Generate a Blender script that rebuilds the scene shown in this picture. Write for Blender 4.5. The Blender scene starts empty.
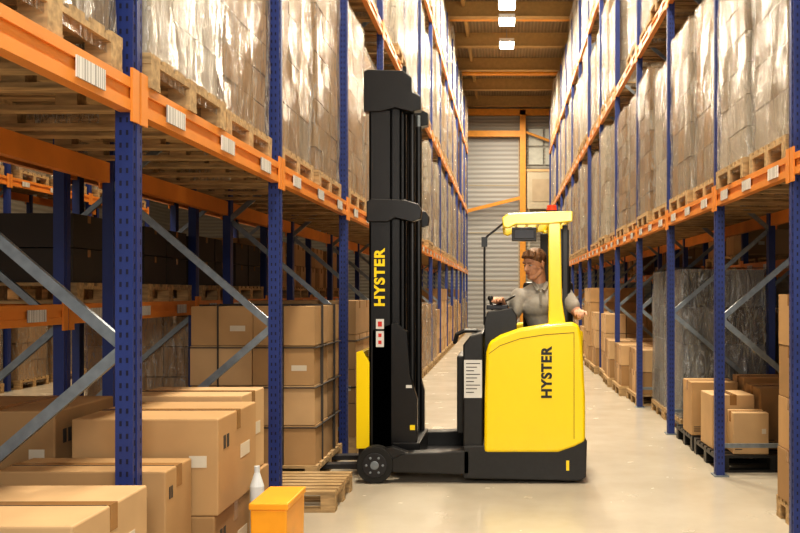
import bpy, bmesh, math, random
from mathutils import Vector, Matrix, noise
random.seed(7)
scene = bpy.context.scene
COL = scene.collection
F = 900.0; VX = 505.0; VY = 292.0; CH = 1.53

# ------------------------------------------------------------------ materials
def newmat(name):
    m = bpy.data.materials.new(name); m.use_nodes = True
    nt = m.node_tree
    return m, nt, nt.nodes["Principled BSDF"]
def N(nt, t, **kw):
    n = nt.nodes.new(t)
    for k, v in kw.items(): setattr(n, k, v)
    return n
def pmat(name, col, rough=0.5, metal=0.0, var=0.08, scale=8.0, bump=0.0, coat=0.0, stretch=(1,1,1), emit=0):
    m, nt, b = newmat(name)
    tc = N(nt, "ShaderNodeTexCoord"); mp = N(nt, "ShaderNodeMapping"); mp.inputs["Scale"].default_value = stretch
    nz = N(nt, "ShaderNodeTexNoise"); nz.inputs["Scale"].default_value = scale; nz.inputs["Detail"].default_value = 5
    nt.links.new(tc.outputs["Object"], mp.inputs[0]); nt.links.new(mp.outputs[0], nz.inputs["Vector"])
    cr = N(nt, "ShaderNodeValToRGB")
    cr.color_ramp.elements[0].position = 0.3; cr.color_ramp.elements[1].position = 0.7
    cr.color_ramp.elements[0].color = (*[max(0, c*(1-var)) for c in col], 1)
    cr.color_ramp.elements[1].color = (*[min(1, c*(1+var)) for c in col], 1)
    nt.links.new(nz.outputs["Fac"], cr.inputs[0]); nt.links.new(cr.outputs[0], b.inputs["Base Color"])
    b.inputs["Roughness"].default_value = rough; b.inputs["Metallic"].default_value = metal
    b.inputs["Coat Weight"].default_value = coat; b.inputs["Coat Roughness"].default_value = 0.12
    if bump:
        bp = N(nt, "ShaderNodeBump"); bp.inputs["Strength"].default_value = bump; bp.inputs["Distance"].default_value = 0.01
        nt.links.new(nz.outputs["Fac"], bp.inputs["Height"]); nt.links.new(bp.outputs[0], b.inputs["Normal"])
    if emit:
        b.inputs["Emission Color"].default_value = (*col, 1); b.inputs["Emission Strength"].default_value = emit
    return m
M = {}
M['blue'] = pmat('rack_blue_paint', (0.022, 0.042, 0.19), 0.4, var=0.15, scale=3)
M['orange'] = pmat('rack_orange_paint', (0.74, 0.27, 0.045), 0.4, var=0.1, scale=3)
M['steel'] = pmat('galvanised_steel', (0.25, 0.29, 0.33), 0.4, 0.6, var=0.15, scale=20)
M['slot'] = pmat('slot_shadow_steel', (0.003, 0.005, 0.035), 0.6)
M['wood'] = pmat('pallet_wood', (0.42, 0.29, 0.15), 0.8, var=0.35, scale=6, bump=0.2, stretch=(1, 6, 6))
M['card1'] = pmat('cardboard_tan', (0.44, 0.275, 0.13), 0.75, var=0.09, scale=3)
M['card2'] = pmat('cardboard_light', (0.53, 0.355, 0.19), 0.75, var=0.09, scale=3)
M['card3'] = pmat('cardboard_brown', (0.33, 0.20, 0.09), 0.75, var=0.1, scale=3)
M['cardw'] = pmat('cardboard_white', (0.60, 0.54, 0.44), 0.7, var=0.08, scale=3)
M['cardw2'] = pmat('cardboard_cream', (0.42, 0.335, 0.235), 0.7, var=0.08, scale=3)
M['cardd'] = pmat('cardboard_dark', (0.05, 0.042, 0.036), 0.7, var=0.2, scale=2)
M['carddg'] = pmat('grey_goods', (0.18, 0.185, 0.19), 0.6, var=0.2, scale=2)
M['tape'] = pmat('parcel_tape', (0.30, 0.165, 0.065), 0.25, var=0.05)
M['black'] = pmat('black_plastic', (0.012, 0.012, 0.013), 0.4, var=0.2, scale=30)
M['blackm'] = pmat('black_mast_steel', (0.006, 0.006, 0.007), 0.35, 0.0, var=0.2, scale=10)
M['grey'] = pmat('dark_grey_metal', (0.04, 0.04, 0.045), 0.4, 0.5, scale=10)
M['yellow'] = pmat('truck_yellow_paint', (0.94, 0.70, 0.004), 0.3, var=0.01, scale=1.5, coat=0.4)
M['rubber'] = pmat('tyre_rubber', (0.01, 0.01, 0.01), 0.7, var=0.2, scale=40)
M['white'] = pmat('label_white', (0.66, 0.66, 0.64), 0.5, var=0.03)
M['red'] = pmat('sticker_red', (0.6, 0.03, 0.02), 0.5)
M['beacon'] = pmat('beacon_amber', (0.8, 0.06, 0.02), 0.25, coat=0.5)
M['skin'] = pmat('skin', (0.60, 0.33, 0.22), 0.5, var=0.06, scale=20)
M['shirt'] = pmat('grey_polo_cotton', (0.36, 0.34, 0.31), 0.9, var=0.2, scale=11, bump=0.8)
M['collar'] = pmat('collar_cotton', (0.29, 0.275, 0.25), 0.9, var=0.1, scale=14)
M['trouser'] = pmat('dark_trousers', (0.03, 0.035, 0.05), 0.9)
M['hair'] = pmat('brown_hair', (0.15, 0.072, 0.030), 0.6, var=0.5, scale=60, bump=0.8, stretch=(1, 1, 0.3))
M['eye'] = pmat('eye_white', (0.5, 0.46, 0.42), 0.2)
M['iris'] = pmat('iris', (0.03, 0.02, 0.015), 0.2)
M['lip'] = pmat('lips', (0.42, 0.17, 0.13), 0.5)
M['plasticw'] = pmat('bottle_white_plastic', (0.62, 0.68, 0.72), 0.3)
M['oranged'] = pmat('bin_orange_plastic', (0.85, 0.36, 0.02), 0.4)
M['ceilbeam'] = pmat('ceiling_beam_paint', (0.42, 0.27, 0.10), 0.6, var=0.1)
M['seam'] = pmat('panel_seam_shadow', (0.25, 0.17, 0.01), 0.6)
M['yellsteel'] = pmat('pillar_yellow_paint', (0.70, 0.30, 0.03), 0.5, var=0.1)
M['beige'] = pmat('beige_panel', (0.45, 0.39, 0.29), 0.6, var=0.05)
M['lamp'] = pmat('lamp_glow', (1.0, 0.93, 0.80), 0.4, emit=20)
M['glass'] = pmat('door_window', (0.55, 0.55, 0.48), 0.2, emit=0.12)

m, nt, b = newmat('barcode_label'); M['label'] = m
tc = N(nt, "ShaderNodeTexCoord"); sp = N(nt, "ShaderNodeSeparateXYZ"); nt.links.new(tc.outputs["Object"], sp.inputs[0])
nz = N(nt, "ShaderNodeTexNoise", noise_dimensions='1D'); nz.inputs["Scale"].default_value = 130; nt.links.new(sp.outputs["Y"], nz.inputs["W"])
cr = N(nt, "ShaderNodeValToRGB"); cr.color_ramp.interpolation = 'CONSTANT'
cr.color_ramp.elements[0].color = (.25, .25, .25, 1); cr.color_ramp.elements[1].color = (.72, .72, .70, 1); cr.color_ramp.elements[1].position = .46
nt.links.new(nz.outputs["Fac"], cr.inputs[0]); nt.links.new(cr.outputs[0], b.inputs["Base Color"])

def film(name, tint, base, amt):
    m, nt, b = newmat(name)
    out = nt.nodes["Material Output"]
    tc = N(nt, "ShaderNodeTexCoord"); mp = N(nt, "ShaderNodeMapping"); mp.inputs["Scale"].default_value = (6, 6, 1.3); mp.inputs["Rotation"].default_value = (0.35, 0.25, 0)
    oi = N(nt, "ShaderNodeObjectInfo"); ad = N(nt, "ShaderNodeVectorMath", operation='ADD')
    ml = N(nt, "ShaderNodeMath", operation='MULTIPLY'); ml.inputs[1].default_value = 20
    nt.links.new(oi.outputs["Random"], ml.inputs[0])
    nt.links.new(tc.outputs["Object"], mp.inputs[0]); nt.links.new(mp.outputs[0], ad.inputs[0]); nt.links.new(ml.outputs[0], ad.inputs[1])
    nz = N(nt, "ShaderNodeTexNoise"); nz.inputs["Scale"].default_value = 2.0; nz.inputs["Detail"].default_value = 5; nz.inputs["Distortion"].default_value = 1.0
    nt.links.new(ad.outputs[0], nz.inputs["Vector"])
    cr = N(nt, "ShaderNodeValToRGB"); e = cr.color_ramp.elements
    e[0].position = 0.462; e[0].color = (base, base, base, 1); e[1].position = 0.5; e[1].color = (amt, amt, amt, 1)
    e2 = cr.color_ramp.elements.new(0.525); e2.color = (base, base, base, 1)
    e3 = cr.color_ramp.elements.new(0.68); e3.color = (base*2.2, base*2.2, base*2.2, 1)
    nt.links.new(nz.outputs["Fac"], cr.inputs[0])
    bp = N(nt, "ShaderNodeBump"); bp.inputs["Strength"].default_value = 1.0; bp.inputs["Distance"].default_value = 0.10
    nt.links.new(nz.outputs["Fac"], bp.inputs["Height"])
    b.inputs["Base Color"].default_value = (*tint, 1); b.inputs["Roughness"].default_value = 0.5
    nt.links.new(bp.outputs[0], b.inputs["Normal"])
    tr = N(nt, "ShaderNodeBsdfTransparent"); mx = N(nt, "ShaderNodeMixShader")
    nt.links.new(cr.outputs[0], mx.inputs[0]); nt.links.new(tr.outputs[0], mx.inputs[1]); nt.links.new(b.outputs[0], mx.inputs[2])
    gl = N(nt, "ShaderNodeBsdfGlossy"); gl.inputs["Roughness"].default_value = .15; nt.links.new(bp.outputs[0], gl.inputs["Normal"])
    fr = N(nt, "ShaderNodeLayerWeight"); fr.inputs["Blend"].default_value = .35; nt.links.new(bp.outputs[0], fr.inputs["Normal"])
    m2 = N(nt, "ShaderNodeMath", operation='MULTIPLY_ADD'); m2.inputs[1].default_value = .5; m2.inputs[2].default_value = .10
    nt.links.new(fr.outputs["Fresnel"], m2.inputs[0])
    mx2 = N(nt, "ShaderNodeMixShader"); nt.links.new(m2.outputs[0], mx2.inputs[0]); nt.links.new(mx.outputs[0], mx2.inputs[1]); nt.links.new(gl.outputs[0], mx2.inputs[2])
    nt.links.new(mx2.outputs[0], out.inputs[0])
    return m
M['film'] = film('stretch_film', (0.88, 0.84, 0.76), 0.07, 0.5)
M['filmg'] = film('grey_stretch_film', (0.5, 0.52, 0.54), 0.22, 0.75)

m, nt, b = newmat('concrete_floor'); M['concrete'] = m
tc = N(nt, "ShaderNodeTexCoord"); nz = N(nt, "ShaderNodeTexNoise"); nz.inputs["Scale"].default_value = 0.9; nz.inputs["Detail"].default_value = 9; nz.inputs["Roughness"].default_value = .65
nt.links.new(tc.outputs["Object"], nz.inputs["Vector"])
cr = N(nt, "ShaderNodeValToRGB"); cr.color_ramp.elements[0].position = .3; cr.color_ramp.elements[1].position = .7
cr.color_ramp.elements[0].color = (.42, .38, .31, 1); cr.color_ramp.elements[1].color = (.52, .475, .40, 1)
nt.links.new(nz.outputs["Fac"], cr.inputs[0]); nt.links.new(cr.outputs[0], b.inputs["Base Color"])
n2 = N(nt, "ShaderNodeTexNoise"); n2.inputs["Scale"].default_value = 3; n2.inputs["Detail"].default_value = 4; nt.links.new(tc.outputs["Object"], n2.inputs["Vector"])
mr = N(nt, "ShaderNodeMapRange"); mr.inputs[3].default_value = .14; mr.inputs[4].default_value = .34
nt.links.new(n2.outputs["Fac"], mr.inputs[0]); nt.links.new(mr.outputs[0], b.inputs["Roughness"])

def corrugated(name, axis, scale, c1, c2):
    m, nt, b = newmat(name)
    tc = N(nt, "ShaderNodeTexCoord"); wv = N(nt, "ShaderNodeTexWave", wave_type='BANDS', bands_direction=axis); wv.inputs["Scale"].default_value = scale
    nt.links.new(tc.outputs["Object"], wv.inputs["Vector"])
    cr = N(nt, "ShaderNodeValToRGB"); cr.color_ramp.elements[0].color = (*c1, 1); cr.color_ramp.elements[1].color = (*c2, 1)
    nt.links.new(wv.outputs["Fac"], cr.inputs[0]); nt.links.new(cr.outputs[0], b.inputs["Base Color"])
    bp = N(nt, "ShaderNodeBump"); bp.inputs["Strength"].default_value = .5; bp.inputs["Distance"].default_value = .03
    nt.links.new(wv.outputs["Fac"], bp.inputs["Height"]); nt.links.new(bp.outputs[0], b.inputs["Normal"])
    b.inputs["Roughness"].default_value = .5
    return m
M['wallm'] = corrugated('corrugated_wall', 'Z', 2.2, (.34, .32, .28), (.42, .40, .36))
M['shutter'] = corrugated('shutter_slats', 'Z', 1.6, (.33, .33, .33), (.43, .43, .43))
M['ceil'] = corrugated('ceiling_deck', 'X', 3, (.22, .16, .09), (.30, .22, .13))

# ------------------------------------------------------------------ mesh builder
class MB:
    def __init__(s): s.v = []; s.f = []; s.mi = []; s.mats = []
    def mid(s, k):
        if k not in s.mats: s.mats.append(k)
        return s.mats.index(k)
    def add(s, vs, fs, k):
        o = len(s.v); s.v += [tuple(p) for p in vs]; i = s.mid(k)
        for f in fs: s.f.append(tuple(o+a for a in f)); s.mi.append(i)
    def box(s, x0, x1, y0, y1, z0, z1, k, rot=None, c=None):
        x0, x1 = min(x0, x1), max(x0, x1); y0, y1 = min(y0, y1), max(y0, y1); z0, z1 = min(z0, z1), max(z0, z1)
        vs = [Vector((x, y, z)) for z in (z0, z1) for y in (y0, y1) for x in (x0, x1)]
        if rot:
            cc = Vector(((x0+x1)/2, (y0+y1)/2, 0)); R = Matrix.Rotation(rot, 3, 'Z'); vs = [cc+R@(p-cc) for p in vs]
        s.add(vs, [(0, 2, 3, 1), (4, 5, 7, 6), (0, 1, 5, 4), (2, 6, 7, 3), (0, 4, 6, 2), (1, 3, 7, 5)], k)
    def bar(s, p0, p1, w, h, k):
        p0 = Vector(p0); p1 = Vector(p1); d = (p1-p0).normalized()
        a = Vector((0, 1, 0)) if abs(d.y) < .9 else Vector((0, 0, 1))
        u = d.cross(a).normalized(); t = d.cross(u).normalized()
        vs = [p+u*(w/2*i)+t*(h/2*j) for p in (p0, p1) for i, j in ((-1, -1), (1, -1), (1, 1), (-1, 1))]
        s.add(vs, [(3, 2, 1, 0), (4, 5, 6, 7), (0, 1, 5, 4), (1, 2, 6, 5), (2, 3, 7, 6), (3, 0, 4, 7)], k)
    def cyl(s, p0, p1, r, k, n=20, r1=None):
        p0 = Vector(p0); p1 = Vector(p1); d = (p1-p0).normalized(); r1 = r if r1 is None else r1
        a = Vector((0, 0, 1)) if abs(d.z) < .9 else Vector((1, 0, 0))
        u = d.cross(a).normalized(); t = d.cross(u).normalized()
        vs = [p+(u*math.cos(2*math.pi*i/n)+t*math.sin(2*math.pi*i/n))*rr for p, rr in ((p0, r), (p1, r1)) for i in range(n)]
        fs = [(i, (i+1) % n, n+(i+1) % n, n+i) for i in range(n)]+[tuple(range(n-1, -1, -1)), tuple(range(n, 2*n))]
        s.add(vs, fs, k)
    def prism(s, pts, y0, y1, k):
        n = len(pts); vs = [(x, y0, z) for x, z in pts]+[(x, y1, z) for x, z in pts]
        s.add(vs, [tuple(range(n)), tuple(range(2*n-1, n-1, -1))]+[(i, n+i, n+(i+1) % n, (i+1) % n) for i in range(n)], k)
    def caps(s, p0, p1, r0, r1, k, n=14, sq=1.0, sqdir=None):
        p0 = Vector(p0); p1 = Vector(p1); d = (p1-p0); L = d.length; d = d.normalized() if L > 1e-6 else Vector((0, 0, 1))
        a = Vector((0, 1, 0)) if abs(d.y) < .9 else Vector((1, 0, 0))
        u = d.cross(a).normalized(); t = d.cross(u).normalized()
        rings = []
        for i in range(1, 6):
            an = -math.pi/2+i*math.pi/12; rings.append((p0+d*(r0*math.sin(an)), r0*math.cos(an)))
        rings.append((p0, r0)); rings.append((p1, r1))
        for i in range(1, 6):
            an = i*math.pi/12; rings.append((p1+d*(r1*math.sin(an)), r1*math.cos(an)))
        vs = [p0-d*r0]
        for c, r in rings:
            for i in range(n):
                an = 2*math.pi*i/n; vs.append(c+(u*math.cos(an)+t*math.sin(an)*sq)*r)
        vs.append(p1+d*r1); fs = []
        for i in range(n): fs.append((0, 1+(i+1) % n, 1+i))
        for j in range(len(rings)-1):
            for i in range(n):
                q = 1+j*n; fs.append((q+i, q+(i+1) % n, q+n+(i+1) % n, q+n+i))
        q = 1+(len(rings)-1)*n; e = len(vs)-1
        for i in range(n): fs.append((q+i, q+(i+1) % n, e))
        s.add(vs, fs, k)
    def ell(s, c, r, k, R=None, n=20, m=12):
        c = Vector(c); vs = []; R = R or Matrix.Identity(3)
        vs.append(c+R@Vector((0, 0, -r[2])))
        for j in range(1, m):
            ph = -math.pi/2+math.pi*j/m
            for i in range(n):
                th = 2*math.pi*i/n
                vs.append(c+R@Vector((r[0]*math.cos(ph)*math.cos(th), r[1]*math.cos(ph)*math.sin(th), r[2]*math.sin(ph))))
        vs.append(c+R@Vector((0, 0, r[2]))); fs = []
        for i in range(n): fs.append((0, 1+(i+1) % n, 1+i))
        for j in range(m-2):
            for i in range(n):
                q = 1+j*n; fs.append((q+i, q+(i+1) % n, q+n+(i+1) % n, q+n+i))
        q = 1+(m-2)*n; e = len(vs)-1
        for i in range(n): fs.append((q+i, q+(i+1) % n, e))
        s.add(vs, fs, k)
    def mesh(s, name):
        me = bpy.data.meshes.new(name); me.from_pydata(s.v, [], s.f)
        for k in s.mats: me.materials.append(M[k])
        me.polygons.foreach_set("material_index", s.mi); me.update()
        bm = bmesh.new(); bm.from_mesh(me); bmesh.ops.recalc_face_normals(bm, faces=bm.faces); bm.to_mesh(me); bm.free()
        return me
    def obj(s, name, parent=None, bevel=0, smooth=False, remesh=0, sm=4):
        o = bpy.data.objects.new(name, s.mesh(name)); COL.objects.link(o)
        if parent: o.parent = parent
        if remesh:
            r = o.modifiers.new('r', 'REMESH'); r.mode = 'VOXEL'; r.voxel_size = remesh; r.use_smooth_shade = True
            q = o.modifiers.new('s', 'SMOOTH'); q.factor = .5; q.iterations = sm
        if bevel:
            b = o.modifiers.new('b', 'BEVEL'); b.width = bevel; b.segments = 2; b.limit_method = 'ANGLE'; b.angle_limit = math.radians(40)
        if smooth:
            for p in o.data.polygons: p.use_smooth = True
            if bevel: w = o.modifiers.new('w', 'WEIGHTED_NORMAL')
        return o
def empty(name, loc=(0, 0, 0)):
    e = bpy.data.objects.new(name, None); COL.objects.link(e); e.location = loc; return e
def PX(px, Y): return (px-VX)*Y/F
def PZ(py, Y): return CH-(py-VY)*Y/F

# ------------------------------------------------------------------ room
b = MB(); b.box(-14, 7, -3, 38.2, -0.1, 0, 'concrete'); b.obj('floor')
b = MB(); b.box(-14, 7, -3, 38.2, 9.6, 9.7, 'ceil'); b.obj('ceiling')
b = MB(); b.box(-14, 7, 38, 38.2, 0, 9.6, 'wallm'); b.obj('wall_end')
b = MB(); b.box(-14.2, -14, -3, 38.2, 0, 9.6, 'wallm'); b.obj('wall_left')
b = MB(); b.box(7, 7.2, -3, 38.2, 0, 9.6, 'wallm'); b.obj('wall_right')
b = MB()
y = 4.0
while y < 38:
    b.box(-14, 7, y, y+.16, 9.2, 9.6, 'ceilbeam'); b.box(-14, 7, y-.06, y+.22, 9.17, 9.2, 'ceilbeam'); y += 3.0
b.box(-1.2, -1.1, -3, 37.9, 9.45, 9.6, 'ceilbeam')
b.box(-14, 7, 25.2, 25.45, 9.18, 9.6, 'yellsteel'); b.box(-14, 7, 31.4, 31.7, 9.15, 9.6, 'yellsteel')
b.obj('ceiling_beams')
b = MB(); b.box(-1.75, .55, 37.9, 37.985, 0, 8.1, 'shutter')
for x in (-1.8, .55): b.box(x, x+.05, 37.86, 37.985, 0, 8.2, 'beige')
for z in (2.0, 4.0, 6.0): b.box(-1.75, .55, 37.88, 37.9, z, z+.04, 'beige')
b.obj('door_1')
b = MB(); b.box(.62, .86, 37.4, 37.7, 0, 9.1, 'yellsteel'); b.box(-2.5, 2.8, 37.4, 37.65, 8.9, 9.15, 'yellsteel'); b.box(-1.9, .62, 37.45, 37.65, 8.0, 8.25, 'yellsteel')
b.bar((-1.6, 37.55, 4.9), (.62, 37.55, 5.45), .14, .14, 'yellsteel'); b.bar((.86, 37.55, 8.2), (2.2, 37.55, 7.7), .1, .1, 'yellsteel'); b.obj('steel_pillar')
b = MB(); b.box(.9, 2.6, 36.4, 37.3, 4.9, 6.5, 'beige'); b.box(.88, 2.62, 36.38, 37.32, 6.4, 6.5, 'card2'); b.box(1.1, 2.0, 36.38, 36.4, 5.2, 6.1, 'cardw2')
b.box(.95, 1.0, 36.45, 36.5, 0, 4.9, 'beige'); b.box(2.5, 2.55, 36.45, 36.5, 0, 4.9, 'beige'); b.obj('ventilation_unit')
b = MB()
for i in range(2):
    for j in range(2): b.box(1.0+j*.7, 1.6+j*.7, 37.92, 37.99, 6.9+i*.8, 7.6+i*.8, 'glass')
b.obj('window_1')
def hanglamp(x, y, z=9.0):
    b = MB(); b.box(x-.22, x+.22, y-.3, y+.3, z, z+.1, 'white'); b.box(x-.2, x+.2, y-.28, y+.28, z-.06, z, 'lamp')
    for s in (-.25, .25): b.cyl((x, y+s, z+.1), (x, y+s, 9.6), .01, 'steel', 6)
    b.obj('high_bay_lamp')
for yy in (22.9, 24.3, 26.6): hanglamp(.05, yy, 8.85)
def area(name, loc, sx, sy, e, col=(1, .84, .62), rot=(0, 0, 0)):
    l = bpy.data.lights.new(name, 'AREA'); l.shape = 'RECTANGLE'; l.size = sx; l.size_y = sy; l.energy = e; l.color = col
    o = bpy.data.objects.new(name, l); COL.objects.link(o); o.location = loc; o.rotation_euler = rot; return o
for yy in (2, 6.5, 11, 16, 21, 26, 31): area('aisle_ceiling_light', (0.1, yy, 8.7), .7, 1.6, 450, (1, .87, .67))
area('aisle_ceiling_light', (0.1, 35, 8.7), 1.2, 1.2, 180, (1, .87, .67))
for yy in (3, 9, 15, 22): area('side_aisle_ceiling_light', (-5.6, yy, 8.7), 1.5, 2.4, 330, (1, .80, .55))
fl = area('camera_side_fill', (.9, -2.4, 3.4), 2.2, 1.6, 200, (1, .95, .87), (math.radians(74), 0, math.radians(5)))  # added unseen fill light behind the camera, brightens the camera-facing sides

# ------------------------------------------------------------------ racks
def rack(name, xf, depth, sg, ys, levels, top, detail_y=12):
    b = MB()
    xr = xf+sg*depth
    for y in ys:
        for x, s in ((xf, sg), (xr, -sg)):
            b.box(x, x+s*.07, y-.045, y+.045, 0.01, top, 'blue'); b.box(x-.02*s, x+s*.1, y-.07, y+.07, 0, .012, 'steel')
            b.box(x-s*.0005, x-s*.004, y-.016, y+.016, .02, top, 'blue')
            if y < detail_y and x == xf:
                for i in range(int(4.6/.05)):
                    z = .1+i*.05
                    for q in (.018, .044): b.box(x+s*q, x+s*(q+.009), y-.0462, y-.045, z, z+.02, 'slot')
                    for q in (-.034, .024): b.box(x-s*.001, x, y+q, y+q+.010, z+.02, z+.042, 'slot')
        z = .4; back = True
        x0 = xf+sg*.05; x1 = xr-sg*.05
        b.bar((x0, y, .25), (x1, y, .25), .035, .025, 'steel')
        while z+.9 < top:
            if back: b.bar((x1, y-.02, z), (x0, y-.02, z+.9), .045, .025, 'steel')
            else: b.bar((x0, y+.02, z), (x1, y+.02, z+.9), .045, .025, 'steel')
            back = not back; z += .9
    for i in range(len(ys)-1):
        ya, yb = ys[i]+.045, ys[i+1]-.045
        for lv in levels:
            for x, s, fr in ((xf, sg, True), (xr, -sg, False)):
                b.box(x+s*.005, x+s*.05, ya, yb, lv-.13, lv, 'orange'); b.box(x-s*.006, x+s*.005, ya, yb, lv-.13, lv-.085, 'orange'); b.box(x-s*.006, x+s*.005, ya, yb, lv-.04, lv, 'orange')
                for yy in (ya, yb):
                    d = 1 if yy == ya else -1
                    b.box(x-s*.012, x-s*.002, yy-d*.035, yy+d*.03, lv-.17, lv+.04, 'orange')
                if fr:
                    for t in (.16, .5, .84):
                        yy = ya+(yb-ya)*t; b.box(x-s*.012, x-s*.006, yy-.11, yy+.11, lv-.105, lv-.03, 'label')
    return b.obj(name)
XL, XR = -1.47, 1.75
ysL = [1.15, 3.6, 5.9, 8.4]+[8.4+2.45*i for i in range(1, 12)]
ysR = [3.3, 5.5, 7.5, 9.7, 11.95]+[11.95+2.35*i for i in range(1, 11)]
LV = [2.37, 4.75, 7.1]
rack('pallet_rack', XL, 1.15, -1, ysL, LV, 8.7)
rack('pallet_rack', XR, 1.15, 1, ysR, LV, 8.7)
ysB = [1.15, 3.6, 5.9, 8.4, 10.85, 13.3, 15.75]
rack('pallet_rack', XL-1.4, 1.15, -1, ysB, [1.45, 2.7, 5.2], 7.5, 0)
rack('pallet_rack', -7.6, 1.15, -1, [3, 5.7, 8.4, 11.1, 13.8, 16.5, 19.2], [1.5, 3.3, 5.4], 7.5, 0)
rack('pallet_rack', XR+1.4, 1.15, 1, ysR[2:11], [1.9, 4.2], 7.5, 0)

# ------------------------------------------------------------------ pallets & loads
def pallet(b, w, d, k='wood', x=0, y=0, z=0):
    n = 7; bw = w/n*.72
    for i in range(n):
        yy = y-w/2+bw/2+(w-bw)*i/(n-1); b.box(x-d/2, x+d/2, yy-bw/2, yy+bw/2, z+.122, z+.144, k)
    for xx in (-d/2+.05, 0, d/2-.05):
        b.box(x+xx-.05, x+xx+.05, y-w/2, y+w/2, z+.1, z+.122, k)
        for yy in (-w/2+.05, 0, w/2-.05): b.box(x+xx-.05, x+xx+.05, y+yy-.045, y+yy+.045, z+.022, z+.1, k)
    for yy in (-w/2+.05, 0, w/2-.05): b.box(x-d/2, x+d/2, y+yy-.05, y+yy+.05, z, z+.022, k)
def cartons(b, x0, x1, y0, y1, z0, z1, nx, ny, nz, mats, jit=.008, tape=True, gap=.004):
    dx, dy, dz = (x1-x0)/nx, (y1-y0)/ny, (z1-z0)/nz
    for k in range(nz):
        for i in range(nx):
            for j in range(ny):
                if 0 < i < nx-1 and 0 < j < ny-1 and k < nz-1: continue
                q = random.uniform(-jit, jit); r = random.uniform(-jit, jit)
                a = (x0+i*dx+gap+q, x0+(i+1)*dx-gap+q, y0+j*dy+gap+r, y0+(j+1)*dy-gap+r)
                zz0 = z0+k*dz; zz1 = z0+(k+1)*dz-gap*1.3
                b.box(*a, zz0, zz1, random.choice(mats))
                if tape and nx*ny < 30:
                    yc = (a[2]+a[3])/2; tw = .022
                    b.box(a[0]-.0012, a[1]+.0012, yc-tw, yc+tw, zz1-dz*.22, zz1+.001, 'tape')
                    if (i+j+k) % 3 == 0: b.box(a[0]+dx*.62, a[1]-dx*.12, a[2]-.0015, a[2], zz0+dz*.36, zz0+dz*.5, 'cardw')
def wrap(b, w, d, z0, z1, k='film', off=.018, seed=0):
    n = 9; m = max(8, int((z1-z0)/.12))
    hx, hy = d/2+off, w/2+off
    def P(x, y, z):
        v = noise.noise_vector(Vector((x*4+seed, y*4, z*3)))*.018
        return (x+v.x, y+v.y, z+v.z*.5)
    def grid(fn, a, c):
        vs = [P(*fn(i/a, j/c)) for j in range(c+1) for i in range(a+1)]
        fs = [(j*(a+1)+i, j*(a+1)+i+1, (j+1)*(a+1)+i+1, (j+1)*(a+1)+i) for j in range(c) for i in range(a)]
        b.add(vs, fs, k)
    Z = lambda t: z0+(z1-z0)*t
    grid(lambda s, t: (-hx+2*hx*s, -hy, Z(t)), n, m); grid(lambda s, t: (-hx+2*hx*s, hy, Z(t)), n, m)
    grid(lambda s, t: (-hx, -hy+2*hy*s, Z(t)), n, m); grid(lambda s, t: (hx, -hy+2*hy*s, Z(t)), n, m)
    grid(lambda s, t: (-hx+2*hx*s, -hy+2*hy*t, z1+off), n, n)
def loadmesh(name, h, nx, ny, nz, mats, w=.97, d=1.14, filmk='film', seed=0, pk='wood'):
    b = MB(); pallet(b, w, d, pk)
    cartons(b, -d/2+.03, d/2-.03, -w/2+.03, w/2-.03, .146, h, nx, ny, nz, mats, tape=(filmk is None), gap=.006, jit=.006)
    if filmk: wrap(b, w-.06, d-.06, .06, h, filmk, seed=seed)
    return b.mesh(name)
variants = [
    loadmesh('load_a', 1.95, 3, 2, 6, ['cardw', 'cardw2'], seed=1),
    loadmesh('load_b', 1.80, 3, 3, 5, ['card2', 'cardw2', 'card1'], seed=5),
    loadmesh('load_c', 2.02, 4, 3, 8, ['cardw', 'cardw', 'cardw2'], seed=9),
    loadmesh('load_d', 1.55, 2, 2, 4, ['cardw2', 'card2'], seed=13),
    loadmesh('load_e', 1.9, 3, 3, 9, ['card1', 'card2', 'card2'], seed=17),
    loadmesh('load_f', 1.7, 2, 2, 3, ['cardw', 'cardw2'], seed=21),
    loadmesh('load_g', 1.88, 3, 2, 7, ['card3', 'card1', 'cardw2'], seed=25)]
def place(me, x, y, z, sy=1, rz=0, name='shrink_wrapped_pallet_load'):
    o = bpy.data.objects.new(name, me); COL.objects.link(o); o.location = (x, y, z); o.scale = (1, sy, 1); o.rotation_euler = (0, 0, rz); return o
def fill(xc, ys, lv, wts, skip=0):
    for i in range(len(ys)-1):
        w = (ys[i+1]-ys[i]-.09); s = w/2/.97
        for q in (.25, .75):
            if random.random() < skip: continue
            yy = ys[i]+.045+w*q
            place(random.choice(wts), xc+random.uniform(-.04, .04), yy, lv, s*random.uniform(.82, .93), random.choice((0, math.pi)))
xcL = XL-.575; xcR = XR+.575
V = variants
for li, lv in enumerate(LV):
    fill(xcL, ysL, lv, V if li else [V[1], V[1], V[6], V[0], V[4], V[2]], .02 if li == 0 else .06)
    fill(xcR, ysR, lv, V if li else [V[0], V[2], V[5], V[6], V[1]], 0 if li == 0 else .06)
small = loadmesh('load_low', .62, 2, 2, 2, ['cardd'], filmk=None, seed=3)
mid = loadmesh('load_mid', 1.15, 3, 2, 3, ['card1', 'card2', 'card3'], filmk=None, seed=4)
midb = loadmesh('load_midb', 1.3, 3, 3, 4, ['card2', 'card1'], filmk='film', seed=6)
low = loadmesh('load_flat', .75, 3, 3, 2, ['card2', 'card1', 'card3'], filmk=None, seed=8)
tall = loadmesh('load_tall', 1.62, 2, 2, 5, ['card1', 'card2', 'card3'], filmk=None, seed=10)
xb = XL-1.4-.575
for i in range(2, 6):
    w = ysB[i+1]-ysB[i]-.1
    for q in (.25, .75):
        place(small if i < 4 else low, xb, ysB[i]+.05+w*q, 1.45, 1.05, name='carton_pallet_load')
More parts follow.
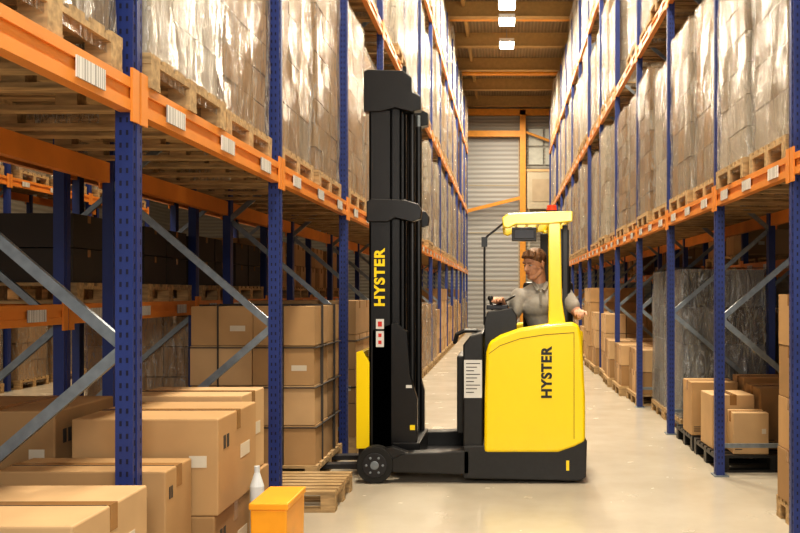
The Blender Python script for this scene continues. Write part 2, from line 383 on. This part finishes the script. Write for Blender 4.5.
for i in range(0, 6):
    w = ysB[i+1]-ysB[i]-.1
    for q in (.25, .75): place(random.choice(V[1:4]), xb, ysB[i]+.05+w*q, 2.7, 1.05)
for i in range(1, 6):
    w = ysB[i+1]-ysB[i]-.1
    for q in (.25, .75):
        if i > 2: place(random.choice((mid, midb, low)), xb, ysB[i]+.05+w*q, 0, 1.0, name='carton_pallet_load')
yy = 3.75
while yy < 18.8:
    if min(abs(yy-a) for a in (3, 5.7, 8.4, 11.1, 13.8, 16.5, 19.2)) > .56:
        place(random.choice((mid, midb)), -8.17, yy, 0, .95, name='carton_pallet_load')
        place(random.choice((mid, midb)), -8.17, yy, 1.5, .95, name='carton_pallet_load')
        place(V[random.randrange(6)], -8.17, yy, 3.3, .95)
    yy += 1.15 if min(abs(yy+1.15-a) for a in (3, 5.7, 8.4, 11.1, 13.8, 16.5, 19.2)) > .56 else .2
for i in range(3, len(ysL)-1):
    w = ysL[i+1]-ysL[i]-.1
    for q in (.25, .75):
        if i == 3 and q < .5: continue
        place(random.choice((mid, midb, tall, V[3])), xcL+.03, ysL[i]+.05+w*q, 0, .98, name='carton_pallet_load')
for i in range(4, len(ysR)-1):
    w = ysR[i+1]-ysR[i]-.1
    for q in (.25, .75):
        if i < 7: k = random.choice((low, mid, low, tall))
        else: k = random.choice((mid, midb, V[3], tall, low))
        place(k, xcR-.03+random.uniform(-.08, .05), ysR[i]+.05+w*q, 0, .95, random.uniform(-.03, .03), name='carton_pallet_load')
for i in range(2, 10):
    w = ysR[i+1]-ysR[i]-.1
    for q in (.25, .75):
        place(random.choice((mid, low, midb)), XR+1.4+.575, ysR[i]+.05+w*q, 0, 1.0, name='carton_pallet_load')
        if (i+int(q*4)) % 2: place(random.choice((mid, low)), XR+1.4+.575, ysR[i]+.05+w*q, 1.9, 1.0, name='carton_pallet_load')

b = MB(); pallet(b, 1.1, 1.05, x=-2.02, y=7.72)
cartons(b, -2.52, -1.52, 7.2, 8.24, .146, 1.42, 2, 2, 4, ['card1', 'card3', 'card1', 'card2'])
for z in (.44, .76, 1.08): b.box(-2.532, -1.505, 7.185, 8.255, z, z+.008, 'cardd')
for yy in (7.45, 7.98): b.box(-2.532, -1.505, yy, yy+.010, .146, 1.425, 'cardd')
for xx in (-2.3, -1.78): b.box(xx, xx+.010, 7.185, 8.255, .146, 1.425, 'cardd')
b.obj('carton_stack')
b = MB(); pallet(b, 1.0, 1.1, x=-1.95, y=9.05)
cartons(b, -2.48, -1.42, 8.57, 9.53, .146, 1.45, 3, 2, 4, ['card1', 'card3'])
for z in (.62, 1.06): b.box(-2.49, -1.41, 8.56, 9.54, z, z+.010, 'cardd')
b.obj('carton_stack')
b = MB(); pallet(b, .72, .98, x=-1.67, y=6.60)
o = b.obj('wooden_pallet')

def carton(x0, x1, y0, y1, z0, z1, k='card1', rot=0, label=True, name='cardboard_box'):
    b = MB(); b.box(x0, x1, y0, y1, z0, z1, k)
    xc = (x0+x1)/2; yc = (y0+y1)/2; W = x1-x0; D = y1-y0; Hh = z1-z0
    o = b.obj(name, bevel=.007)
    t = MB(); e = .0015
    if W > D:
        t.box(x0-e, x1+e, yc-.03, yc+.03, z1-.09, z1+e, 'tape')
        t.box(x0+.01, x1-.01, yc-.032, yc-.030, z1, z1+.0022, 'cardd')
    else:
        t.box(xc-.03, xc+.03, y0-e, y1+e, z1-.09, z1+e, 'tape')
    if label:
        t.box(x1-.2*W, x1-.08*W, y0-e*1.5, y0, z0+Hh*.5, z0+Hh*.62, 'cardw')
        t.box(x1, x1+e*1.2, y0+.55*D, y0+.8*D, z0+Hh*.45, z0+Hh*.6, 'cardw')
    for q, l in ((.04, .25), (.06, .2), (.08, .23)): t.box(x0+.05*W, x0+l*W, y0-e, y0, z0+q, z0+q+.007, 'cardd')
    for q in (.12, .2): t.box(x1, x1+e*1.2, y0+q*D, y0+(q+.05)*D, z0+Hh*.66, z0+Hh*.8, 'cardd')
    tt = t.obj('tape', parent=o)
    if rot:
        piv = Vector((xc, yc, 0)); R = Matrix.Translation(piv)@Matrix.Rotation(rot, 4, 'Z')@Matrix.Translation(-piv)
        o.matrix_world = R
    return o
b = MB(); pallet(b, 1.2, 1.1, x=-2.0, y=4.55); b.obj('wooden_pallet')
b = MB(); pallet(b, .85, 1.1, x=-1.9, y=3.03); b.obj('wooden_pallet')
carton(-2.42, -1.34, 2.72, 3.42, .146, .46, 'card1')
carton(-2.40, -1.35, 2.80, 3.40, .462, .80, 'card2', .01)
carton(-1.95, -1.29, 4.0, 4.62, .146, .53, 'card3')
carton(-1.93, -1.28, 4.0, 4.64, .532, .965, 'card1', .015)
carton(-2.55, -1.98, 3.98, 4.6, .146, .55, 'card3')
carton(-2.58, -2.0, 4.0, 4.6, .552, 1.0, 'card3')
carton(-2.05, -1.50, 3.66, 3.96, .146, .44, 'card2')
carton(-2.08, -1.38, 3.66, 3.965, .442, .80, 'card1', label=False)
carton(-1.95, -1.35, 4.68, 5.15, .146, .55, 'card3')
carton(-1.97, -1.37, 4.68, 5.12, .552, .99, 'card2')
carton(-2.58, -2.05, 4.68, 5.12, .146, .75, 'card1')
b = MB()
X0, X1 = PX(250, 4.0), PX(287, 4.0)
b.prism([(X0+.01, 0), (X1-.01, 0), (X1, .56), (X0, .56)], 4.0, 4.35, 'oranged'); b.box(X0-.006, X1+.006, 3.994, 4.356, .56, .59, 'oranged')
b.obj('storage_bin', bevel=.006)
b = MB(); bx = PX(257, 4.5)
b.cyl((bx, 4.5, 0.0), (bx, 4.5, .56), .035, 'plasticw'); b.cyl((bx, 4.5, .56), (bx, 4.5, .63), .035, 'plasticw', r1=.013); b.cyl((bx, 4.5, .63), (bx, 4.5, .66), .014, 'plasticw')
b.obj('plastic_bottle', smooth=False)

gl = loadmesh('grey_load', 1.78, 2, 2, 4, ['carddg', 'cardd', 'carddg'], w=1.1, d=.95, filmk='filmg', seed=31)
place(gl, 2.38, 10.3, 0, 1, name='shrink_wrapped_pallet_load')
place(gl, 2.38, 11.3, 0, .75, name='shrink_wrapped_pallet_load')
b = MB(); pallet(b, .95, 1.0, 'black', x=2.3, y=8.1); pallet(b, .8, 1.0, 'black', x=2.3, y=9.05); b.obj('plastic_pallet')
carton(1.82, 2.2, 7.95, 8.35, .146, .62, 'card2', .03); carton(2.24, 2.78, 7.9, 8.4, .146, .68, 'card3')
carton(1.80, 2.25, 8.68, 9.1, .146, .66, 'card1'); carton(2.3, 2.8, 8.68, 9.1, .146, .70, 'card1'); carton(1.95, 2.25, 7.66, 7.92, .146, .5, 'card2', -.04)
b = MB(); pallet(b, .5, 1.0, x=2.36, y=5.92)
cartons(b, 1.86, 2.84, 5.7, 6.14, .146, 1.52, 2, 1, 4, ['card1', 'card2', 'card3']); b.obj('carton_stack')

# ------------------------------------------------------------------ reach truck
T = empty('reach_truck', (0, 0, 0))
Yn, Yf = 7.18, 8.42
X = lambda p, Y=7.2: PX(p, Y)
Z = lambda p, Y=7.2: PZ(p, Y)
b = MB()
b.prism([(X(463), .04), (X(580), .02), (X(586), .05), (X(587), .35), (X(560), .33), (X(463), .30)], Yn, Yf, 'black')
b.box(X(484), X(583), Yn+.08, Yf-.08, .3, .60, 'black')
for y0 in (Yn, Yf-.15):
    b.prism([(X(392), .09), (X(470), .07), (X(470), .27), (X(440), .25), (X(405), .245), (X(392), .20)], y0, y0+.15, 'black')
b.box(X(398), X(470), Yn+.15, Yf-.15, .09, .12, 'grey')
b.obj('chassis', T, bevel=.012)
b = MB()
for y0 in (Yn-.005, Yf-.125):
    cx = X(375); cz = .148
    b.cyl((cx, y0, cz), (cx, y0+.13, cz), .146, 'rubber', 40)
    b.cyl((cx, y0-.006, cz), (cx, y0+.136, cz), .098, 'grey', 32); b.cyl((cx, y0-.012, cz), (cx, y0+.142, cz), .035, 'steel', 20)
    for i in range(6):
        a = i*math.pi/3; b.cyl((cx+.066*math.cos(a), y0-.013, cz+.066*math.sin(a)), (cx+.066*math.cos(a), y0+.14, cz+.066*math.sin(a)), .011, 'steel', 8)
    b.prism([(X(375), .26), (X(392), .29), (X(408), .245), (X(396), .09), (X(392), .12)], y0+.02, y0+.11, 'black')
b.cyl((X(545), 7.3, .12), (X(545), 7.55, .12), .12, 'rubber', 32)
b.obj('wheels', T, bevel=.006)
b = MB()
b.prism([(X(463), .28), (X(483), .28), (X(483), Z(333)), (X(470), Z(336)), (X(463), Z(345))], Yn+.03, Yf-.03, 'black')
b.box(X(455), X(463), Yn+.3, Yf-.3, .35, 1.0, 'black')
b.obj('battery_compartment', T, bevel=.012)
b = MB(); b.box(X(464), X(482), Yn+.026, Yn+.0295, Z(398), Z(360), 'white')
for i in range(9): b.box(X(466), X(480-3*(i % 3)), Yn+.0245, Yn+.026, Z(364+i*3.6), Z(363.2+i*3.6), 'grey')
b.obj('rating_plate', T)
prof = [(484, 452), (484.5, 400), (486, 352), (489, 342), (500, 335), (520, 328), (545, 324), (572, 322), (579, 325), (582, 340), (585, 400), (585, 441), (575, 446), (558, 452)]
b = MB(); b.prism([(X(p), Z(q)) for p, q in prof], Yn-.02, Yn+.1, 'yellow'); b.obj('side_panel', T, bevel=.028, smooth=True)
b = MB(); b.prism([(X(p), Z(q)) for p, q in prof], Yf-.1, Yf+.02, 'yellow'); b.obj('far_side_panel', T, bevel=.028, smooth=True)
b = MB(); b.box(X(572), X(584), Yn+.1, Yf-.1, .34, 1.22, 'yellow'); b.obj('rear_panel', T, bevel=.02)
b = MB()
pts = [(489, 353), (500, 345), (520, 338), (545, 334), (574, 332), (574, 332.8), (545, 334.8), (520, 338.8), (500, 345.8), (489, 353.8)]
b.prism([(X(p), Z(q)) for p, q in pts], Yn-.0215, Yn-.02, 'seam')
b.box(X(573.3), X(574), Yn-.0215, Yn-.02, Z(438), Z(333), 'seam')
b.obj('panel_seam', T)
b = MB()
b.prism([(X(484), .6), (X(484), Z(322)), (X(487), Z(312)), (X(512), Z(308)), (X(517), Z(316)), (X(517), .6)], Yn+.12, 7.62, 'black')
b.box(X(486), X(508), 7.36, 7.52, Z(310), Z(305), 'grey')
b.cyl((X(492), 7.40, 1.38), (X(490), 7.40, 1.47), .012, 'black'); b.ell((X(490), 7.40, 1.48), (.024, .024, .024), 'black')
b.cyl((X(506), 7.5, 1.40), (X(504), 7.5, 1.44), .02, 'black'); b.cyl((X(504), 7.5, 1.44), (X(503), 7.5, 1.455), .11, 'black', 28)
b.obj('control_console', T, bevel=.008)
b = MB(); b.box(.14, .60, 7.5, 7.98, .62, .96, 'black'); b.box(.14, .60, 7.46, 7.98, .96, 1.05, 'black'); b.box(.16, .60, 7.90, 8.02, 1.05, 1.62, 'black')
b.obj('seat', T, bevel=.03)
b = MB()
gp = [(502, 217), (508, 213), (540, 211.5), (573, 210.5), (573, 221), (548, 223.5), (516, 224), (508, 228), (503, 226)]
for y0 in (7.24, 8.22): b.prism([(X(p), Z(q)) for p, q in gp], y0, y0+.07, 'yellow')
for p in (503, 516, 528, 540, 552, 563, 570): b.box(X(p), X(p+2.6), 7.3, 8.23, Z(220), Z(215), 'yellow')
for y0 in (7.25, 8.2):
    b.prism([(X(548.5), Z(330)), (X(549), Z(300)), (X(548.5), Z(222)), (X(561), Z(222)), (X(562.5), Z(300)), (X(567), Z(330))], y0, y0+.07, 'yellow')
b.obj('overhead_guard', T, bevel=.008)
b = MB()
for y0 in (7.62, 8.1): b.box(X(566), X(571.5), y0, y0+.05, 1.1, 2.1, 'black')
b.box(X(545), X(573), 8.14, 8.17, 1.45, 2.06, 'black'); b.box(X(563), X(573), 7.64, 8.13, 1.75, 2.06, 'black'); b.box(X(512), X(537), 7.32, 7.42, Z(240), Z(226), 'black'); b.box(X(514), X(535), 7.31, 7.32, Z(238), Z(228), 'grey')
for i in range(6): b.box(X(563), X(573), 7.66+i*.08, 7.68+i*.08, 1.25, 1.75, 'black')
b.cyl((X(571), 7.66, 1.2), (X(571), 7.66, 1.75), .03, 'black')
b.obj('rear_guard_and_lamp', T, bevel=.006)
b = MB(); bx = X(553); b.cyl((bx, 7.4, Z(211)), (bx, 7.4, Z(208.5)), .055, 'black'); b.cyl((bx, 7.4, Z(208.5)), (bx, 7.4, Z(203)), .045, 'beacon', r1=.038); b.obj('beacon', T)
b = MB(); pth = [(484, 325), (484, 250), (484.5, 238), (488, 234), (496, 228), (503, 222)]
for i in range(len(pth)-1):
    p, q = pth[i], pth[i+1]; b.caps((X(p[0]), 7.35, Z(p[1])), (X(q[0]), 7.35, Z(q[1])), .009, .009, 'grey', 8)
b.box(X(481), X(487), 7.33, 7.37, Z(246), Z(236), 'black')
pth = [(452, 345), (454, 337), (462, 333), (474, 333), (484, 337)]
for i in range(len(pth)-1):
    p, q = pth[i], pth[i+1]
    for y0 in (7.6, 7.7): b.caps((X(p[0]), y0, Z(p[1])), (X(q[0]), y0, Z(q[1])), .016, .016, 'black', 8)
b.obj('pipes_and_hoses', T)
s7 = 7.42
x = lambda p: PX(p, s7); z = lambda p: PZ(p, s7)
b = MB()
def chan(x0, x1, y0, y1, z0, z1, t=.022, near=True):
    b.box(x0, x1, y0, y0+t if near else y1, z0, z1, 'blackm') if near else b.box(x0, x1, y1-t, y1, z0, z1, 'blackm')
    b.box(x0, x0+t, y0, y1, z0, z1, 'blackm'); b.box(x1-t, x1, y0, y1, z0, z1, 'blackm')
for near in (True, False):
    def yy(a, c):
        return (7.42+a, 7.42+c) if near else (8.18-c, 8.18-a)
    y0, y1 = yy(0, .09); chan(x(369), x(392), y0, y1, .12, z(110), near=near)
    y0, y1 = yy(.03, .12); chan(x(385), x(401), y0, y1, .12, z(105), near=near)
    y0, y1 = yy(.06, .14); chan(x(399), x(405), y0, y1, .14, z(112), near=near)
    y0, y1 = yy(0, .10)
    b.prism([(x(372), z(445)), (x(372), z(330)), (x(396), z(322)), (x(407), z(332)), (x(410), z(375)), (x(417), z(400)), (x(417), z(448)), (x(372), z(448))], y0, y1, 'blackm')
    y0, y1 = yy(-.03, .06)
    b.prism([(x(367), z(222)), (x(367), z(202)), (x(372), z(199)), (x(405), z(200)), (x(418), z(204)), (x(422), z(210)), (x(421), z(219)), (x(412), z(222)), (x(395), z(218)), (x(388), z(222))], y0, y1, 'blackm')
    y0, y1 = yy(-.02, .1)
    b.prism([(x(364), z(112)), (x(364), z(72)), (x(368), z(70)), (x(403), z(71)), (x(412), z(78)), (x(412), z(92)), (x(421), z(97)), (x(421), z(110)), (x(411), z(112)), (x(395), z(108)), (x(380), z(112))], y0, y1, 'blackm')
    yc = sum(yy(.1, .1))/2
    b.cyl((x(411), yc, .2), (x(411), yc, z(112)), .028, 'blackm', 16); b.cyl((x(411), yc, z(210)), (x(411), yc, z(100)), .018, 'steel', 12)
for zz in (.3, 1.0, 2.2, 3.1, 3.3): b.box(x(402), x(406), 7.44, 8.16, zz, zz+.1, 'blackm')
b.box(x(366), x(400), 7.5, 8.1, 3.2, 3.34, 'blackm')
for i in range(34): 
    for yc in (7.66, 7.94): b.box(x(406.2), x(408), yc-.015, yc+.015, .45+i*.075, .5+i*.075, 'grey')
b.box(x(393), x(420), 7.40, 8.2, .12, z(445)+.02, 'blackm')
b.obj('mast', T, bevel=.006)
b = MB()
for zz in (.28, .62): b.box(x(362), x(369), 7.45, 8.15, zz, zz+.09, 'blackm')
for yc in (7.45, 7.62, 7.8, 7.98, 8.15): b.box(x(357.5), x(362), yc-.018, yc+.018, .3, z(352), 'yellow')
for zz in (z(358), .3): b.box(x(357), x(363), 7.40, 8.2, zz, zz+.05, 'yellow')
b.prism([(x(357), z(448)), (x(357), z(352)), (x(363), z(350)), (x(370), z(362)), (x(370), z(448))], 7.38, 7.41, 'yellow')
for yc in (7.60, 8.0):
    b.box(x(357)-.01, x(362), yc-.055, yc+.055, .045, .75, 'grey'); b.prism([(x(358), .045), (x(358), .09), (-2.3, .07), (-2.36, .05), (-2.3, .045)], yc-.055, yc+.055, 'grey')
b.obj('fork_carriage', T, bevel=.005)
b = MB()
b.box(x(376), x(384), 7.415, 7.419, z(329), z(319), 'white'); b.box(x(378), x(382), 7.413, 7.415, z(326.5), z(321.5), 'red')
b.box(x(376), x(384), 7.415, 7.419, z(347), z(331), 'white'); b.box(x(378.4), x(381.6), 7.413, 7.415, z(337), z(333.5), 'red'); b.box(x(378.4), x(381.6), 7.413, 7.415, z(344), z(340.5), 'red')
b.box(x(410), x(415), 7.415, 7.419, z(430), z(425), 'yellow'); b.box(x(406), x(412), 7.415, 7.419, z(388), z(385), 'white')
b.obj('warning_stickers', T)
b = MB(); b.box(X(566), X(569), Yn-.0045, Yn-.001, Z(470), Z(460), 'yellow'); b.obj('base_marking', T)

def lettering(name, txt, px0, px1, py0, py1, Y, mat):
    cu = bpy.data.curves.new(name, 'FONT'); cu.body = txt; cu.size = 1; cu.extrude = .004; cu.offset = .042; cu.space_character = 1.12
    t = bpy.data.objects.new(name+'_tmp', cu); COL.objects.link(t); bpy.context.view_layer.update()
    me = bpy.data.meshes.new_from_object(t.evaluated_get(bpy.context.evaluated_depsgraph_get())); bpy.data.objects.remove(t)
    xs = [v.co.x for v in me.vertices]; ys = [v.co.y for v in me.vertices]
    x0, x1, y0, y1 = min(xs), max(xs), min(ys), max(ys)
    L0, L1 = PZ(py1, Y), PZ(py0, Y); A, B = PX(px0, Y), PX(px1, Y)
    for v in me.vertices:
        s_ = (v.co.x-x0)/(x1-x0); t_ = (v.co.y-y0)/(y1-y0); d = v.co.z
        v.co = Vector((B-(B-A)*t_, Y-abs(d)*.3-.001*(d > 0), L0+(L1-L0)*s_))
    me.materials.clear(); me.materials.append(M[mat])
    o = bpy.data.objects.new(name, me); COL.objects.link(o); o.parent = T
lettering('mast_lettering', 'HYSTER', 374, 385, 248, 306, 7.418, 'yellow')
lettering('panel_lettering', 'HYSTER', 541, 552, 346, 398, Yn-.021, 'black')

# ------------------------------------------------------------------ operator
OP = empty('truck_operator', (0, 0, 0))
def hand(b, W, d, nrm, side, k='skin', sc=1.0):
    d = Vector(d).normalized(); nrm = Vector(nrm).normalized(); side = d.cross(nrm).normalized()*side; W = Vector(W)
    for i, o in enumerate((-.030, -.010, .010, .030)):
        b.caps(W+side*o*.5+d*.01, W+d*.085*sc+side*o, .015, .012, k, 10)
    for o, L in ((.033, .070), (.011, .080), (-.011, .074), (-.032, .058)):
        p = W+d*.088*sc+side*o; dd = d.copy(); r = .0098
        ax = d.cross(nrm).normalized()
        for seg, an in ((.42, 25), (.32, 45), (.26, 40)):
            t1 = Matrix.Rotation(math.radians(an), 3, ax)@dd; t2 = Matrix.Rotation(-math.radians(an), 3, ax)@dd
            dd = t1 if t1.dot(nrm) < t2.dot(nrm) else t2
            q = p+dd*L*seg; b.caps(p, q, r, r*.9, k, 10); p = q; r *= .92
    p = W+d*.025+side*.022; q = W+d*.06+side*.055-nrm*.01; r_ = W+d*.09+side*.06-nrm*.03
    b.caps(p, q, .015, .012, k, 10); b.caps(q, r_, .012, .009, k, 10)
sL = Vector((.115, 7.66, 1.495)); sR = Vector((.500, 7.72, 1.53))
eL = Vector((.055, 7.60, 1.285)); eR = Vector((.620, 7.60, 1.335))
wL = Vector((-.015, 7.44, 1.42)); wR = Vector((.605, 7.37, 1.365))
nb = Vector((.300, 7.69, 1.575)); hc = Vector((.250, 7.645, 1.765))
b = MB()
b.caps((.38, 7.72, 1.16), (.36, 7.72, 1.28), .15, .165, 'shirt', 22, sq=.8)
b.caps((.36, 7.72, 1.28), (.31, 7.70, 1.41), .168, .172, 'shirt', 22, sq=.75)
b.ell((.305, 7.66, 1.41), (.17, .105, .12), 'shirt')
b.caps(sL+Vector((.03, 0, -.01)), sR+Vector((-.03, 0, -.01)), .065, .065, 'shirt')
b.caps((.18, 7.68, 1.53), nb, .045, .064, 'shirt'); b.caps((.43, 7.71, 1.55), nb, .045, .064, 'shirt')
for s_, e_ in ((sL, eL), (sR, eR)):
    m_ = s_.lerp(e_, .60); b.caps(s_, m_, .070, .068, 'shirt')
b.obj('polo_shirt', OP, remesh=.009, sm=5)
b = MB()
for sx in (-1, 1):
    b.bar(nb+Vector((sx*.058, -.035, .035)), nb+Vector((sx*.02, -.112, -.03)), .035, .012, 'collar')
    b.bar(nb+Vector((sx*.060, -.035, .035)), nb+Vector((sx*.04, .055, .04)), .03, .012, 'collar')
b.box(nb.x-.010, nb.x+.010, nb.y-.15, nb.y-.12, nb.z-.16, nb.z-.04, 'collar')
b.obj('collar', OP, bevel=.004)
for nm, s_, e_, w_, side in (('right_arm', sL, eL, wL, 1), ('left_arm', sR, eR, wR, -1)):
    b = MB(); b.caps(s_.lerp(e_, .4), e_, .050, .043, 'skin', 16); b.caps(e_, e_.lerp(w_, .35), .044, .045, 'skin', 16); b.caps(e_.lerp(w_, .35), w_, .045, .029, 'skin', 16)
    d = (w_-e_).normalized(); n_ = Vector((0, 0, 1)); n_ = (n_-d*n_.dot(d)).normalized()
    hand(b, w_, d, n_, side, sc=1.05); b.obj(nm, OP, remesh=.0045, sm=3)
b = MB(); b.caps((.28, 7.72, 1.16), (.46, 7.72, 1.16), .12, .12, 'trouser', 18)
for sx in (-1, 1):
    hp = Vector((.37+sx*.09, 7.72, 1.14)); kn = Vector((.37+sx*.13, 7.375, 1.12)); an = Vector((.37+sx*.13, 7.40, .72))
    b.caps(hp, kn, .088, .062, 'trouser', 18); b.caps(kn, an, .062, .045, 'trouser', 18)
b.obj('trousers', OP, remesh=.011)
b = MB()
for sx in (-1, 1): b.caps((.37+sx*.13, 7.43, .645), (.37+sx*.13, 7.33, .635), .042, .036, 'black')
b.obj('shoes', OP, remesh=.008)
HR = (Matrix.Rotation(math.radians(-46), 3, 'Z')@Matrix.Rotation(math.radians(13), 3, 'X'))
def H(x_, y_, z_): return hc+HR@(Vector((x_, y_, z_))*1.09)
hs = 1.09
b = MB()
b.caps(nb+Vector((0, .01, -.02)), H(0, .03, -.05), .060, .058, 'skin', 18)
b.ell(H(0, .012, .028), (.077*hs, .094*hs, .088*hs), 'skin', HR, 28, 18)
b.ell(H(0, -.022, -.025), (.062*hs, .066*hs, .082*hs), 'skin', HR, 24, 16)
b.ell(H(0, -.054, -.090), (.030*hs, .028*hs, .024*hs), 'skin', HR)
b.caps(H(-.052, .0, -.052), H(-.022, -.05, -.090), .027, .023, 'skin'); b.caps(H(.052, .0, -.052), H(.022, -.05, -.090), .027, .023, 'skin')
b.caps(H(0, -.083, .015), H(0, -.104, -.022), .010, .0145, 'skin', 10)
b.caps(H(-.012, -.090, -.026), H(.012, -.090, -.026), .010, .010, 'skin', 10)
b.caps(H(-.042, -.068, .03), H(.042, -.068, .03), .014, .014, 'skin', 10)
b.ell(H(-.045, -.05, -.018), (.02, .02, .018), 'skin'); b.ell(H(.045, -.05, -.018), (.02, .02, .018), 'skin')
b.caps(H(-.014, -.081, -.053), H(.014, -.081, -.053), .009, .009, 'skin', 10)
for sx in (-1, 1): b.ell(H(sx*.080, .012, -.005), (.010, .020, .034), 'skin', HR@Matrix.Rotation(sx*.35, 3, 'Z'))
b.obj('head', OP, remesh=.004, sm=2)
b = MB()
for sx in (-1, 1):
    b.ell(H(sx*.030, -.072, .006), (.0125, .0115, .006), 'eye', HR); b.ell(H(sx*.030, -.0825, .006), (.006, .003, .006), 'iris', HR)
    b.caps(H(sx*.016, -.086, .026), H(sx*.045, -.077, .027), .0045, .0035, 'hair', 8)
b.caps(H(-.018, -.088, -.051), H(.018, -.088, -.051), .0045, .0045, 'lip', 8); b.caps(H(-.013, -.087, -.058), H(.013, -.087, -.058), .005, .005, 'lip', 8)
b.obj('facial_features', OP, smooth=True)
b = MB()
b.ell(H(0, .020, .047), (.084*hs, .096*hs, .080*hs), 'hair', HR, 28, 18)
b.ell(H(0, .055, .010), (.068*hs, .056*hs, .058*hs), 'hair', HR)
for i in range(9):
    t = (i-4)/4; b.caps(H(t*.050, -.035, .110-abs(t)*.014), H(t*.058+.006, -.078+abs(t)*.016, .080-abs(t)*.010), .018, .012, 'hair', 10)
for sx in (-1, 1): b.caps(H(sx*.074, -.01, .055), H(sx*.078, .0, .012), .014, .007, 'hair')
b.obj('hair', OP, remesh=.005, sm=1)

# ------------------------------------------------------------------ world, camera
w = bpy.data.worlds.new('World'); scene.world = w; w.use_nodes = True
bg = w.node_tree.nodes['Background']; bg.inputs[0].default_value = (1.0, .94, .84, 1); bg.inputs[1].default_value = .45
cam = bpy.data.cameras.new('Camera'); co = bpy.data.objects.new('Camera', cam); COL.objects.link(co)
co.location = (0, 0, CH); co.rotation_euler = (math.pi/2, 0, 0)
cam.sensor_width = 36; cam.lens = F/800*36
cam.shift_x = -(VX-400)/800; cam.shift_y = (VY-266.5)/800
cam.clip_start = .05; cam.clip_end = 200
scene.camera = co
scene.view_settings.view_transform = 'Standard'
try: scene.view_settings.look = 'Medium High Contrast'
except Exception: pass
scene.view_settings.exposure = 0.05
